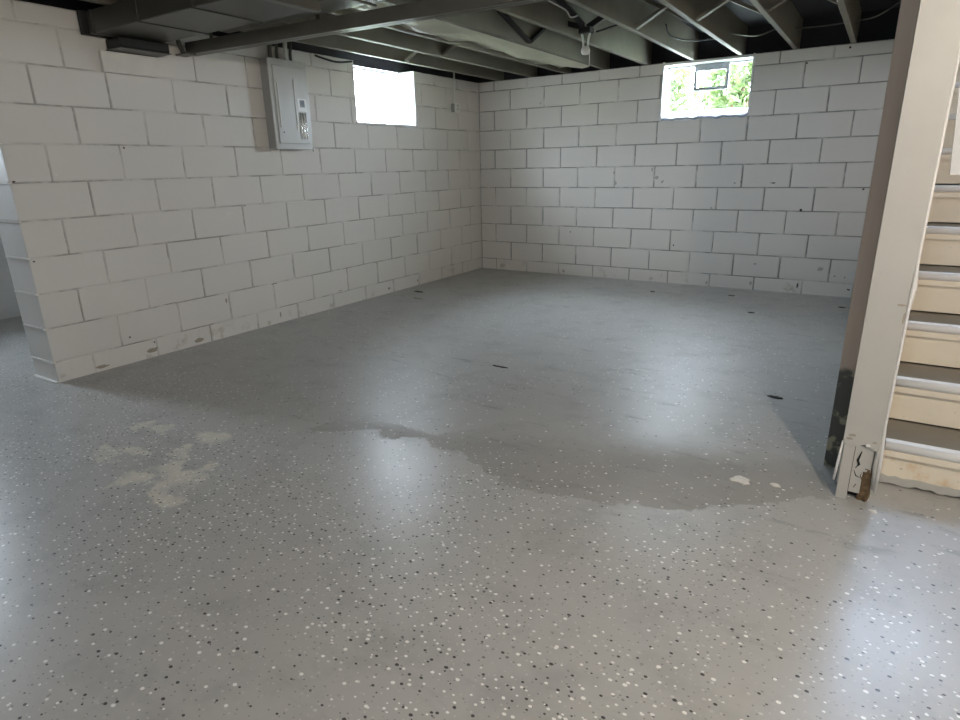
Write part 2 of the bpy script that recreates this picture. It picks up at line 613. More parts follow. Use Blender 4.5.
def pl_left(o, a, z, jit):
    o.location = (-LT / 2 + jit, a, z)
    o.rotation_euler = (0, 0, math.pi / 2)


lay(wl, LEND, 0.02, lambda r: LEND + (0.217 if r % 2 == 0 else 0.405), W1, pl_left, LT)

# mortar squeezed out of the joints on the free end of the wall
for k in range(0, 10):
    zj = Z0 + k * CH
    boxes('mortar_ledge', 'post_edge', [(-LT + 0.010, -0.010, LEND - 0.002 + 0.001 * (k % 3), LEND + 0.021, zj - 0.0042, zj + 0.0042)], wl)
boxes('mortar_ledge', 'post_edge', [(-LT + 0.006, -0.006, LEND - 0.012, LEND + 0.021, -0.002, 0.006)], wl)

# back wall: runs along x at y = 0
wb = boxes('wall_back', 'mortar_back', [
    (0.0, W2[0] - 0.006, 0.0055, BT, -0.02, TOP), (W2[1] + 0.006, 5.2, 0.0055, BT, -0.02, TOP),
    (W2[0] - 0.006, W2[1] + 0.006, 0.0055, BT, -0.02, W2[2] - 0.012)])
struct(wb, 'white painted concrete block wall under the window with green foliage')


def pl_back(o, a, z, jit):
    o.location = (a, BT / 2 + jit, z)


lay(wb, 0.003, 4.06, lambda r: (BL if r % 2 == 1 else BL / 2), W2, pl_back, BT)


def chips(parent, plane, lst):
    """small missing-paint spots and holes on a wall or the floor: (a, b, width, height, material)"""
    rnd = random.Random(11)
    for a, b, wd, ht, mt in lst:
        bm = bmesh.new()
        n = 9
        ring = []
        for lvl, off in ((1.0, 0.0), (0.8, 0.0016)):
            rr = []
            for k in range(n):
                q = k * 2 * math.pi / n
                j = rnd.uniform(0.4, 1.3) * lvl
                u, v = math.cos(q) * wd * 0.36 * j, math.sin(q) * ht * 0.36 * j
                if plane == 'left':
                    p = (0.0006 + off, a + u, b + v)
                elif plane == 'back':
                    p = (a + u, -0.0006 - off, b + v)
                else:
                    p = (a + u, b + v, 0.0004 + off)
                rr.append(bm.verts.new(p))
            ring.append(rr)
        for k in range(n):
            bm.faces.new((ring[0][k], ring[0][(k + 1) % n], ring[1][(k + 1) % n], ring[1][k]))
        bm.faces.new(ring[1])
        bm.faces.new(list(reversed(ring[0])))
        obj('paint_chip', bm, mt, parent)


chips(wl, 'left', [(-4.04, 1.325, 0.018, 0.02, 'chip_dark'), (-4.665, 1.145, 0.03, 0.018, 'chip_dark'), (-4.452, 1.178, 0.025, 0.022, 'chip_white'),
                   (-4.46, 1.60, 0.016, 0.03, 'chip_white'), (-3.37, 0.885, 0.10, 0.022, 'chip_white'), (-3.23, 0.93, 0.016, 0.018, 'chip_dark'),
                   (-4.23, 0.17, 0.016, 0.02, 'chip_dark'), (-4.08, 0.10, 0.016, 0.022, 'chip_dark'), (-4.42, 0.028, 0.12, 0.03, 'chip_brown'),
                   (-4.10, 0.05, 0.10, 0.045, 'chip_brown'), (-3.76, 0.035, 0.11, 0.04, 'chip_brown'), (-4.66, 0.715, 0.02, 0.016, 'chip_dark'),
                   (-3.03, 0.06, 0.02, 0.07, 'chip_brown'), (-2.35, 0.14, 0.10, 0.014, 'chip_brown'), (-3.06, 0.32, 0.12, 0.014, 'chip_brown'),
                   (-3.50, 0.27, 0.02, 0.06, 'chip_brown'), (-1.70, 0.045, 0.05, 0.04, 'chip_brown'), (-1.25, 0.05, 0.04, 0.04, 'chip_brown'),
                   (-3.92, 0.33, 0.14, 0.010, 'chip_brown'), (-2.0, 0.33, 0.2, 0.010, 'chip_brown')])
chips(wb, 'back', [(2.27, 0.38, 0.02, 0.03, 'chip_dark'), (3.81, 0.92, 0.03, 0.03, 'chip_dark'), (3.36, 0.74, 0.03, 0.035, 'chip_dark'),
                   (3.82, 0.07, 0.035, 0.03, 'chip_dark'), (3.70, 0.18, 0.02, 0.018, 'chip_dark'), (3.78, 0.175, 0.02, 0.016, 'chip_dark'),
                   (3.11, 0.975, 0.05, 0.016, 'chip_dark'), (2.84, 0.985, 0.02, 0.02, 'chip_dark'), (2.79, 0.975, 0.03, 0.012, 'chip_dark'),
                   (2.06, 1.03, 0.05, 0.05, 'chip_grey'), (1.64, 0.98, 0.04, 0.05, 'chip_grey'), (1.62, 1.08, 0.03, 0.05, 'chip_grey'),
                   (2.01, 1.10, 0.03, 0.06, 'chip_grey'), (2.12, 0.99, 0.05, 0.04, 'chip_grey'), (1.15, 0.47, 0.02, 0.025, 'chip_dark'),
                   (3.26, 1.935, 0.022, 0.022, 'chip_dark'), (3.56, 2.02, 0.025, 0.03, 'chip_dark'), (0.77, 1.79, 0.03, 0.03, 'chip_grey'),
                   (2.62, 0.03, 0.03, 0.05, 'chip_grey'), (3.02, 0.06, 0.03, 0.07, 'chip_grey'), (3.42, 0.07, 0.02, 0.09, 'chip_dark'),
                   (0.27, 0.05, 0.04, 0.05, 'chip_grey'), (1.08, 0.04, 0.05, 0.05, 'chip_grey'), (2.6, 0.75, 0.03, 0.03, 'chip_grey'),
                   (3.58, 0.235, 0.08, 0.05, 'chip_grey'), (3.04, 0.245, 0.05, 0.03, 'chip_grey')])

# the rest of the basement shell, mostly out of view
struct(boxes('wall_far_left', 'wall_plain', [(-2.55, -2.3, -9.7, -5.30, 0, TOP), (-2.55, -2.3, -4.80, -3.0, 0, TOP), (-2.55, -2.3, -5.30, -4.80, 0, 1.35),
                                             (-2.3, -LT, -3.25, -3.0, 0, 2.3)]),
       'plain white wall of the side room beyond the free wall end')
struct(boxes('wall_rear', 'wall_plain', [(-2.55, 3.25, -9.7, -9.45, 0, TOP), (3.75, 5.2, -9.7, -9.45, 0, TOP),
                                         (3.25, 3.75, -9.7, -9.45, 0, 1.65)]),
       'plain white wall behind the viewer')
struct(boxes('wall_right', 'wall_plain', [(5.0, 5.2, -9.7, 0.22, 0, TOP)]),
       'plain white wall to the right of the stairs')


def window(n, label, axis, at, a0, a1, z0, z1, d=0.05, frame='frame_white', bars=()):
    """frame (with a pane child) standing in a wall; axis = the wall's running axis"""
    def bx(s, e, b, t, dd=d):
        return (s, e, at - dd / 2, at + dd / 2, b, t) if axis == 'x' else (at - dd / 2, at + dd / 2, s, e, b, t)
    f = 0.022
    o = boxes('window_%d' % n, frame, [bx(a0, a1, z0, z0 + f), bx(a0, a1, z1 - f, z1), bx(a0, a0 + f, z0 + f, z1 - f), bx(a1 - f, a1, z0 + f, z1 - f)] +
              [bx(b - 0.012, b + 0.012, z0 + f, z1 - f) for b in bars])
    struct(o, label, 'window')
    boxes('pane', 'glass', [bx(a0 + f, a1 - f, z0 + f, z1 - f, 0.006)], o)
    return o


win1 = window(1, 'overexposed white basement window high in the left block wall', 'y', -0.235, W1[0], W1[1], W1[2], W1[3] - 0.02, bars=(-1.36,))
win2 = window(2, 'basement window with small vent frame and green foliage behind it', 'x', 0.17, W2[0], W2[1], W2[2] + 0.06, W2[3], frame='frame_grey')
window(3, 'narrow window in the side room wall', 'y', -2.43, -5.30, -4.80, 1.35, 2.05)
window(4, 'added unseen window in the rear wall, letting in fill daylight', 'x', -9.6, 3.25, 3.75, 1.65, 2.05)  # unseen opening added to brighten the room from behind the camera
# hinged vent in the middle of window 2
vx0, vx1, vz0, vz1 = 2.31, 2.62, 1.80, 2.02
vent = boxes('vent_frame', 'frame_grey', [(vx0, vx1, 0.125, 0.15, vz0, vz0 + 0.026), (vx0, vx1, 0.125, 0.15, vz1 - 0.05, vz1),
                                          (vx0, vx0 + 0.026, 0.125, 0.15, vz0 + 0.026, vz1 - 0.05), (vx1 - 0.026, vx1, 0.125, 0.15, vz0 + 0.026, vz1 - 0.05)], win2)
boxes('vent_pane', 'glass', [(vx0 + 0.026, vx1 - 0.026, 0.135, 0.141, vz0 + 0.026, vz1 - 0.05)], vent)
# painted reveals
boxes('jamb', 'frame_white', [(-0.208, -0.002, W1[0] + 0.001, W1[0] + 0.012, W1[2], W1[3] - 0.02)], win1)
boxes('jamb', 'frame_white', [(-0.208, -0.002, W1[1] - 0.012, W1[1] - 0.001, W1[2], W1[3] - 0.02)], win1)
boxes('window_sill', 'frame_white', [(-0.208, 0.004, W1[0] + 0.013, W1[1] - 0.013, W1[2] - 0.012, W1[2] + 0.004)], win1)
boxes('jamb', 'frame_white', [(W2[0] - 0.002, W2[0] + 0.012, 0.0, 0.145, W2[2], W2[3] + 0.02)], win2)
boxes('jamb', 'frame_white', [(W2[1] - 0.012, W2[1] + 0.002, 0.0, 0.145, W2[2], W2[3] + 0.02)], win2)
boxes('head', 'frame_white', [(W2[0] + 0.012, W2[1] - 0.012, 0.004, 0.145, W2[3] - 0.008, W2[3] + 0.013)], win2)
# crumpled plastic lying on the sloping sill
bm = bmesh.new()
n1, n2 = 28, 8
rows = []
rr = random.Random(5)
for j in range(n2):
    row = []
    for i in range(n1):
        x = W2[0] + 0.015 + (W2[1] - W2[0] - 0.03) * i / (n1 - 1)
        t = j / (n2 - 1)
        y = -0.008 + 0.15 * t
        z = W2[2] + 0.012 + 0.075 * t ** 0.8 + 0.010 * math.sin(i * 1.3 + j * 0.9) * math.sin(i * 0.37 + 1) * (1 - 0.5 * t) + rr.uniform(-0.004, 0.004)
        row.append(bm.verts.new((x, y, z)))
    rows.append(row)
for a, b in zip(rows, rows[1:]):
    for i in range(n1 - 1):
        bm.faces.new((a[i], a[i + 1], b[i + 1], b[i])).smooth = True
sheet = obj('plastic_sheet', bm, 'plastic_sheet')
tag(sheet, 'crumpled bluish white plastic sheet lying on the window sill', 'plastic sheet')
md = sheet.modifiers.new('thick', 'SOLIDIFY')
md.thickness = 0.01
md.offset = -1
bm = bmesh.new()
vs = box(bm, W2[0], W2[1], 0.0, 0.2, W2[2] - 0.004, W2[2] + 0.002)
for v in vs[6:8]:
    v.co.z += 0.055
obj('window_sill', bm, 'frame_white', win2)

# ------------------------------------------------------------------ stair partition and upper stairwell
struct(boxes('wall_partition', 'raw', [(3.915, 4.085, -3.60, 0.0, 0, TOP)]), 'unpainted board side wall closing off the stairs behind the post')
struct(boxes('wall_stairwell', 'shaft', [(3.99, 4.075, -3.95, 0.22, 2.31, 4.8), (5.0, 5.1, -3.95, 0.22, TOP, 4.8), (3.99, 5.1, -4.05, -3.95, 2.31, 4.8),
                                         (3.99, 4.16, 0.0, 0.22, 2.31, 4.8), (4.94, 5.1, 0.0, 0.22, 2.31, 4.8), (4.16, 4.94, 0.0, 0.22, 4.55, 4.8),
                                         (3.99, 5.1, -4.05, 0.22, 4.8, 4.9), (4.075, 5.0, -4.05, -3.95, TOP, 2.31)]),
       'white painted stairwell walls above the basement stairs')
dr = boxes('door_1', 'frame_white', [(4.16, 4.22, 0.1, 0.16, 2.31, 4.55), (4.88, 4.94, 0.1, 0.16, 2.31, 4.55), (4.22, 4.88, 0.1, 0.16, 4.49, 4.55), (4.22, 4.88, 0.1, 0.16, 2.31, 2.37)])
struct(dr, 'glazed outer door at the top of the basement stairs', 'door')
boxes('pane', 'door_glass', [(4.22, 4.88, 0.127, 0.133, 2.37, 4.49)], dr)

# ------------------------------------------------------------------ ceiling: subfloor, joists, bridging
JB, JD = 2.05, 0.235
ceil = boxes('ceiling', 'subfloor', [(-2.55, -0.2, -9.7, -3.0, JB + JD, JB + JD + 0.025), (-0.2, 4.075, -9.7, 0.22, JB + JD, JB + JD + 0.025), (4.075, 5.2, -9.7, -3.95, JB + JD, JB + JD + 0.025),
                                     (4.075, 5.0, -0.74, 0.22, JB + JD, JB + JD + 0.025)])
struct(ceil, 'dark underside of the floor above between open joists', 'ceiling')
JX = [0.255, 0.665, 1.062, 1.468, 1.885, 2.315, 2.728, 3.160, 3.578]
for x in JX:
    boxes('joist', 'joist', [(x - 0.019, x + 0.019, -9.6, 0.10, JB, JB + JD)], ceil, 0.003)
for x in (-2.2, -1.79, -1.38, -0.97, -0.56):
    boxes('joist', 'joist', [(x - 0.019, x + 0.019, -9.6, -3.1, JB, JB + JD)], ceil, 0.003)
for x in (4.40, 4.81):
    boxes('joist', 'joist', [(x - 0.019, x + 0.019, -9.6, -3.97, JB, JB + JD)], ceil, 0.003)
boxes('joist', 'joist', [(3.975, 4.075, -9.6, 0.10, JB, JB + JD)], ceil, 0.003)
boxes('rim_joist', 'subfloor', [(-0.2, 5.1, 0.11, 0.15, JB, JB + JD)], ceil)
boxes('rim_joist', 'subfloor', [(-0.2, -0.16, -4.69, 0.11, JB, JB + JD)], ceil)
boxes('rim_joist', 'subfloor', [(-2.5, -2.46, -9.6, -3.05, JB, JB + JD), ], ceil)
boxes('rim_joist', 'subfloor', [(-2.46, -0.2, -3.09, -3.05, JB, JB + JD), ], ceil)
boxes('rim_joist', 'subfloor', [(-2.5, 5.1, -9.66, -9.62, JB, JB + JD)], ceil)
boxes('rim_joist', 'subfloor', [(5.06, 5.1, -9.62, 0.11, JB, JB + JD)], ceil)


def brace(x0, z0, x1, z1, y, parent, mat='joist', t=0.019, dpt=0.045):
    bm = bmesh.new()
    a, b = Vector((x0, 0, z0)), Vector((x1, 0, z1))
    d = (b - a).normalized()
    nrm = Vector((-d.z, 0, d.x)) * t
    pr = [a - nrm / 2, b - nrm / 2, b + nrm / 2, a + nrm / 2]
    f = [bm.verts.new((p.x, y, p.z)) for p in pr]
    g = [bm.verts.new((p.x, y + dpt, p.z)) for p in pr]
    bm.faces.new(f)
    bm.faces.new(list(reversed(g)))
    for i in range(4):
        bm.faces.new((f[i], g[i], g[(i + 1) % 4], f[(i + 1) % 4]))
    return obj('bridging_brace', bm, mat, parent)


for a, b in zip(JX, JX[1:]):
    if b < 1.2 or 1.8 < a:
        brace(a + 0.02, JB + 0.015, b - 0.02, JB + JD - 0.02, -1.62, ceil)
        brace(a + 0.02, JB + JD - 0.02, b - 0.02, JB + 0.015, -1.57, ceil)
brace(0.01, JB + JD - 0.03, 0.235, JB + 0.01, -1.60, ceil)

# ------------------------------------------------------------------ stairs
RISE, RUN, SY, SX0, SX1 = 0.1725, 0.245, -3.68, 4.10, 4.99
st = thing('staircase', 'cream painted basement staircase with white metal nosings', 'staircase', (4.55, SY, 0))
NS = 13
for k in range(1, NS + 1):
    yn = SY + (k - 1) * RUN       # nosing front
    z = k * RISE
    # riser stands below the tread, set back from the nosing
    place(boxes('riser', 'riser', [(SX0, SX1, yn + 0.028, yn + 0.046, z - RISE + (0.004 if k > 1 else 0.012), z - 0.032)]), st)
    if k < NS:
        tr = place(boxes('tread', 'tread', [(SX0, SX1, yn + 0.018, yn + RUN + 0.03, z - 0.030, z - 0.002)]), st)
        e = boxes('tread_edge', 'riser', [(SX0, SX1, yn + 0.010, yn + 0.018, z - 0.052, z - 0.018)])
    else:
        tr = place(boxes('tread', 'tread', [(4.08, 5.0, yn + 0.018, 0.0, z - 0.030, z + 0.07)]), st)
        e = boxes('tread_edge', 'riser', [(SX0, SX1, yn + 0.010, yn + 0.018, z - 0.052, z - 0.018)])
    e.parent = tr
    bm = bmesh.new()
    prof = []
    for i in range(9):
        q = math.pi * (-0.62 + 1.12 * i / 8)
        prof.append((yn + 0.016 - 0.016 * math.cos(q), z - 0.013 + 0.016 * math.sin(q)))
    prof += [(yn + 0.050, z + 0.003), (yn + 0.050, z - 0.002), (yn + 0.018, z - 0.002), (yn + 0.018, z - 0.018)]
    A = [bm.verts.new((SX0, y, zz)) for y, zz in prof]
    B = [bm.verts.new((SX1, y, zz)) for y, zz in prof]
    for i in range(len(prof)):
        j = (i + 1) % len(prof)
        bm.faces.new((A[i], A[j], B[j], B[i])).smooth = i < 8
    bm.faces.new(A)
    bm.faces.new(list(reversed(B)))
    nz = obj('nosing', bm, 'nosing')
    nz.parent = tr


def stringer(x0, x1):
    bm = bmesh.new()
    pr = [(SY + 0.05, 0), (SY + 0.05, RISE - 0.06), (SY + 12 * RUN, 13 * RISE - 0.06), (SY + 12 * RUN, 13 * RISE - 0.36), (SY + 0.42, 0)]
    a = [bm.verts.new((x0, y, z)) for y, z in pr]
    b = [bm.verts.new((x1, y, z)) for y, z in pr]
    bm.faces.new(a)
    bm.faces.new(list(reversed(b)))
    for i in range(5):
        j = (i + 1) % 5
        bm.faces.new((a[i], a[j], b[j], b[i]))
    return place(obj('stringer', bm, 'riser'), st)


stringer(4.087, 4.10)
stringer(4.99, 4.999)
# peeling strip of floor paint along the foot of the first riser
bm = bmesh.new()
N = 40
fr, bk = [], []
rr = random.Random(2)
for i in range(N):
    x = SX0 + 0.005 + (SX1 - SX0 - 0.01) * i / (N - 1)
    t = 0.036 + rr.uniform(-0.004, 0.004)
    b = max(0.003, 0.004 + rr.choice((0, 0, 0.004, 0.010)))
    fr.append((bm.verts.new((x, SY + 0.0245, b)), bm.verts.new((x, SY + 0.0245, t))))
    bk.append((bm.verts.new((x, SY + 0.0278, b)), bm.verts.new((x, SY + 0.0278, t))))
for i in range(N - 1):
    bm.faces.new((fr[i][0], fr[i + 1][0], fr[i + 1][1], fr[i][1]))
    bm.faces.new((bk[i][1], bk[i + 1][1], bk[i + 1][0], bk[i][0]))
    bm.faces.new((fr[i][1], fr[i + 1][1], bk[i + 1][1], bk[i][1]))
    bm.faces.new((fr[i + 1][0], fr[i][0], bk[i][0], bk[i + 1][0]))
place(obj('peeling_paint_strip', bm, 'post'), st)

# ------------------------------------------------------------------ post in front of the stairs
ps = thing('stair_post', 'tall beige painted box post with a broken rotten foot beside the stairs', 'post', (4.02, -3.72, 0))
PF = -3.85
bm = bmesh.new()
# front panel with a slightly ragged lower edge
xs = [3.967, 3.985, 4.01, 4.022, 4.034, 4.045, 4.06, 4.077]
zb = [0.215, 0.212, 0.208, 0.216, 0.222, 0.214, 0.206, 0.20]
F = [bm.verts.new((x, PF, z)) for x, z in zip(xs, zb)]
Bk = [bm.verts.new((x, PF + 0.018, z)) for x, z in zip(xs, zb)]
FT = [bm.verts.new((x, PF, TOP)) for x in xs]
BT_ = [bm.verts.new((x, PF + 0.018, TOP)) for x in xs]
for i in range(len(xs) - 1):
    bm.faces.new((F[i], F[i + 1], FT[i + 1], FT[i]))
    bm.faces.new((Bk[i + 1], Bk[i], BT_[i], BT_[i + 1]))
    bm.faces.new((F[i + 1], F[i], Bk[i], Bk[i + 1]))
    bm.faces.new((FT[i], FT[i + 1], BT_[i + 1], BT_[i]))
bm.faces.new((F[0], FT[0], BT_[0], Bk[0]))
bm.faces.new((F[-1], Bk[-1], BT_[-1], FT[-1]))
place(obj('front_panel', bm, 'post'), ps)
place(boxes('side_panel', 'post', [(3.967, 3.977, PF + 0.019, -3.602, 0.05, TOP)]), ps)
place(boxes('side_panel', 'post', [(4.067, 4.077, PF + 0.019, -3.602, 0.0, TOP)]), ps)
place(boxes('core', 'crack', [(3.985, 4.06, PF + 0.045, -3.605, 0.0, TOP)]), ps)
# white painted corner bead with a bulge, and the split sliver at its foot
bm = bmesh.new()
tube(bm, [(4.080, PF + 0.002, TOP), (4.080, PF + 0.002, 0.86), (4.083, PF - 0.002, 0.78), (4.080, PF, 0.70), (4.080, PF + 0.002, 0.30), (4.086, PF + 0.004, 0.18), (4.088, PF + 0.006, 0.045)],
     [0.0045, 0.0045, 0.008, 0.005, 0.0045, 0.006, 0.005], 8)
place(obj('corner_bead', bm, 'post_edge'), ps)
bm = bmesh.new()
tube(bm, [(4.077, PF + 0.004, 0.24), (4.073, PF + 0.0, 0.16), (4.079, PF - 0.004, 0.06)], [0.003, 0.008, 0.004], 7)
place(obj('split_sliver', bm, 'post'), ps)
bm = bmesh.new()
tube(bm, [(3.966, PF + 0.004, 0.22), (3.962, PF + 0.004, 0.14), (3.958, PF + 0.003, 0.065)], [0.003, 0.005, 0.004], 7)
place(obj('split_sliver', bm, 'post_edge'), ps)
# foot: strip, cracked board, rotten stud
bm = bmesh.new()
vs = box(bm, 3.971, 4.006, PF - 0.004, PF + 0.018, 0.0, 0.212)
place(obj('foot_strip', bm, 'post', bevel=0.002), ps)
bm = bmesh.new()
box(bm, 4.008, 4.042, PF + 0.010, PF + 0.03, 0.028, 0.21)
box(bm, 4.042, 4.064, PF + 0.010, PF + 0.03, 0.115, 0.21)
place(obj('cracked_board', bm, 'post'), ps)
bm = bmesh.new()
vs = box(bm, 4.040, 4.070, PF + 0.012, PF + 0.045, 0.0, 0.125)
bmesh.ops.subdivide_edges(bm, edges=list(bm.edges), cuts=4, use_grid_fill=True)
rr = random.Random(8)
for v in bm.verts:
    v.co += Vector((rr.uniform(-1, 1), rr.uniform(-1, 1), rr.uniform(-1, 1) if v.co.z > 0.005 else 0)) * 0.0055
place(obj('rotten_stud', bm, 'rot'), ps)
for pts, wd in (([(4.028, 0.19), (4.020, 0.155), (4.026, 0.14), (4.018, 0.125)], 0.0045), ([(4.014, 0.115), (4.022, 0.095), (4.035, 0.09)], 0.0018),
                ([(4.027, 0.062), (4.022, 0.048)], 0.003), ([(4.046, 0.127), (4.054, 0.126)], 0.003)):
    bm = bmesh.new()
    tube(bm, [(x, PF + 0.0095, z) for x, z in pts], [wd * 0.4] + [wd] * (len(pts) - 2) + [wd * 0.4], 6)
    place(obj('crack', bm, 'crack'), ps)
# chipped paint marks on the front panel
rr = random.Random(4)
for x, z, wd, ht, mt in ((4.042, 0.222, 0.020, 0.014, 'chip_white'), (3.99, 0.25, 0.03, 0.010, 'chip_brown'), (3.985, 0.235, 0.02, 0.012, 'chip_brown'),
                         (4.06, 0.235, 0.016, 0.008, 'chip_brown'), (4.06, 0.72, 0.03, 0.008, 'chip_brown'), (4.072, 0.68, 0.008, 0.05, 'chip_brown')):
    bm = bmesh.new()
    ring = []
    for k in range(9):
        q = k * 2 * math.pi / 9
        j = rr.uniform(0.6, 1.15)
        ring.append((x + math.cos(q) * wd / 2 * j, z + math.sin(q) * ht / 2 * j))
    a = [bm.verts.new((p, PF - 0.0012, q)) for p, q in ring]
    b = [bm.verts.new((p, PF - 0.0002, q)) for p, q in ring]
    bm.faces.new(a)
    bm.faces.new(list(reversed(b)))
    for k in range(9):
        bm.faces.new((a[k], b[k], b[(k + 1) % 9], a[(k + 1) % 9]))
    place(obj('paint_chip', bm, mt), ps)

# pale board hanging behind the header over the stairs
bm = bmesh.new()
pr = [(4.119, 1.12), (4.20, 1.115), (4.20, 2.30), (4.092, 2.30), (4.094, 1.44)]
a = [bm.verts.new((x, -3.79, z)) for x, z in pr]
b = [bm.verts.new((x, -3.775, z)) for x, z in pr]
bm.faces.new(a)
bm.faces.new(list(reversed(b)))
for i in range(5):
    bm.faces.new((a[i], a[(i + 1) % 5], b[(i + 1) % 5], b[i]))
tag(obj('hanging_board', bm, 'pale_board'), 'pale grey board hanging in front of the upper steps', 'board')

# ------------------------------------------------------------------ ductwork under the joists
du = thing('air_duct', 'dark grey rectangular air duct under the joists at the left wall', 'duct', (0.75, -3.95, 1.93))
place(boxes('trunk', 'duct', [(0.055, 1.42, -4.14, -3.74, 1.93, 2.044)], bevel=0.004), du)
place(boxes('end_cap', 'black', [(0.012, 0.05, -4.17, -3.72, 1.925, 2.047)], bevel=0.004), du)
for x in (0.10, 0.55, 1.02):
    place(boxes('seam', 'duct', [(x, x + 0.012, -4.146, -3.736, 1.924, 2.047)], bevel=0.002), du)
place(boxes('collar', 'pan', [(1.421, 1.47, -4.155, -3.732, 1.92, 2.047)], bevel=0.004), du)
vs_ = tag(boxes('duct_stub', 'black', [(0.006, 0.16, -4.035, -3.735, 1.868, 1.923)], bevel=0.006), 'short black duct stub between the duct and the wall cover plate', 'duct')
boxes('lip', 'duct', [(0.006, 0.165, -4.04, -3.73, 1.862, 1.867)], vs_)
cp = tag(boxes('cover_plate', 'cover', [(0.004, 0.03, -4.085, -3.76, 1.745, 1.858)], bevel=0.003), 'off-white cover plate on the left wall below the black duct stub', 'cover plate')
pn = thing('duct_pan', 'grey sheet metal pan spanning the joists in front of the breaker panel', 'duct', (1.8, -3.8, 2.0))
place(boxes('sheet', 'pan', [(0.42, 3.3, -3.73, -3.49, 1.985, 1.99)]), pn)
place(boxes('sheet', 'pan', [(1.472, 3.3, -4.14, -3.731, 1.972, 1.984)], bevel=0.002), pn)
place(boxes('seam', 'pan', [(1.62, 1.635, -4.14, -3.50, 1.962, 1.9715)], bevel=0.002), pn)
place(boxes('seam', 'pan', [(1.472, 3.3, -3.755, -3.74, 1.962, 1.9715)], bevel=0.002), pn)
rl = thing('support_rail', 'long grey rail running under the joists from the left wall', 'rail', (0.02, -3.535, 1.90))
rl.rotation_euler = (0, 0, 0.062)
boxes('rail_web', 'pan', [(0.0, 3.3, 0.0, 0.035, 0.0, 0.072)], rl, 0.003)
boxes('rail_flange', 'pan', [(0.0, 3.3, 0.036, 0.075, 0.0, 0.010)], rl, 0.002)
for x in (0.20, 1.1, 2.1, 3.0):
    boxes('hanger', 'pan', [(x, x + 0.03, 0.0365, 0.040, 0.012, 0.16)], rl)
bm = bmesh.new()
tube(bm, [(0.03, -3.59, 2.03), (0.02, -3.575, 1.96), (0.03, -3.556, 1.897)], 0.014, 8)
box(bm, 0.003, 0.12, -3.60, -3.53, 1.888, 1.8965)
tag(obj('wall_strap', bm, 'pan'), 'bent metal strap holding the rail end at the left wall', 'strap')

# pale sheet closing one joist bay
bm = bmesh.new()
n1, n2 = 26, 7
rows = []
for i in range(n1):
    y = -3.35 + 3.15 * i / (n1 - 1)
    row = []
    for j in range(n2):
        x = 1.085 + 0.36 * j / (n2 - 1)
        sag = 0.030 * math.sin(math.pi * j / (n2 - 1)) * (0.6 + 0.4 * math.sin(i * 0.9))
        row.append(bm.verts.new((x, y, 2.088 - 0.5 * sag + 0.012 * math.sin(i * 0.55 + j * 0.9) + 0.010 * math.sin(i * 1.7 - j * 1.4))))
    rows.append(row)
for a, b in zip(rows, rows[1:]):
    for j in range(n2 - 1):
        bm.faces.new((a[j], a[j + 1], b[j + 1], b[j])).smooth = True
ins = obj('insulation_sheet', bm, 'pale_sheet')
tag(ins, 'pale green wrinkled sheet filling a joist bay near the window', 'insulation')
md = ins.modifiers.new('thick', 'SOLIDIFY')
md.thickness = 0.012

# ------------------------------------------------------------------ lamp holder, braces, cables
lh = thing('lamp_holder', 'white pull chain lamp holder hanging from black iron straps', 'lamp', (2.05, -1.80, 1.95))
bm = bmesh.new()
lathe(bm, [(0.006, -0.028), (0.022, -0.026), (0.030, -0.014), (0.032, 0.0), (0.026, 0.018), (0.016, 0.026)], 20, (0, 0, -0.02))
obj('socket', bm, 'white_plastic', lh)
for s in (-1, 1):
    bm = bmesh.new()
    tube(bm, [(s * 0.016, 0, 0.0), (s * 0.020, 0, 0.05), (s * 0.032, 0, 0.095)], 0.008, 8)
    obj('bracket_arm', bm, 'white_plastic', lh)
bm = bmesh.new()
box(bm, -0.045, 0.045, -0.04, 0.04, 0.085, 0.125)
obj('junction_box', bm, 'black', lh, 0.006)
bm = bmesh.new()
tube(bm, [(0.03, 0, -0.03), (0.031, 0, -0.075), (0.031, 0, -0.12)], 0.0022, 6)
obj('pull_chain', bm, 'white_plastic', lh)


def strap(name, a, b, label, wd=0.035, th=0.012, mat='black', grp=None):
    bm = bmesh.new()
    a, b = Vector(a), Vector(b)
    d = (b - a).normalized()
    s = d.cross(Vector((0, 1, 0)))
    s = s.normalized() if s.length > 0.05 else Vector((1, 0, 0))
    t = s.cross(d).normalized()
    c = []
    for p in (a, b):
        for i, j in ((-1, -1), (1, -1), (1, 1), (-1, 1)):
            c.append(bm.verts.new(p + s * i * wd / 2 + t * j * th / 2))
    for q in ((3, 2, 1, 0), (4, 5, 6, 7), (0, 1, 5, 4), (1, 2, 6, 5), (2, 3, 7, 6), (3, 0, 4, 7)):
        bm.faces.new([c[i] for i in q])
    return tag(obj(name, bm, mat), label, 'brace', grp)


strap('iron_strap', (2.30, -1.80, 2.19), (2.06, -1.80, 2.075), 'black iron strap running from the lamp holder to the joist on its right')
strap('iron_strap', (1.90, -1.78, 2.12), (2.03, -1.79, 2.078), 'short black iron strap on the left of the lamp holder')
strap('iron_strap', (1.91, -2.05, 2.26), (2.04, -1.83, 2.085), 'long black iron strap rising from the lamp holder to the subfloor')
strap('iron_strap', (1.497, -2.06, 2.21), (1.500, -1.62, 2.07), 'left arm of the black V brace on the joist side', 0.05, 0.02)
strap('iron_strap', (1.500, -1.61, 2.07), (1.497, -1.37, 2.20), 'right arm of the black V brace on the joist side', 0.05, 0.02)


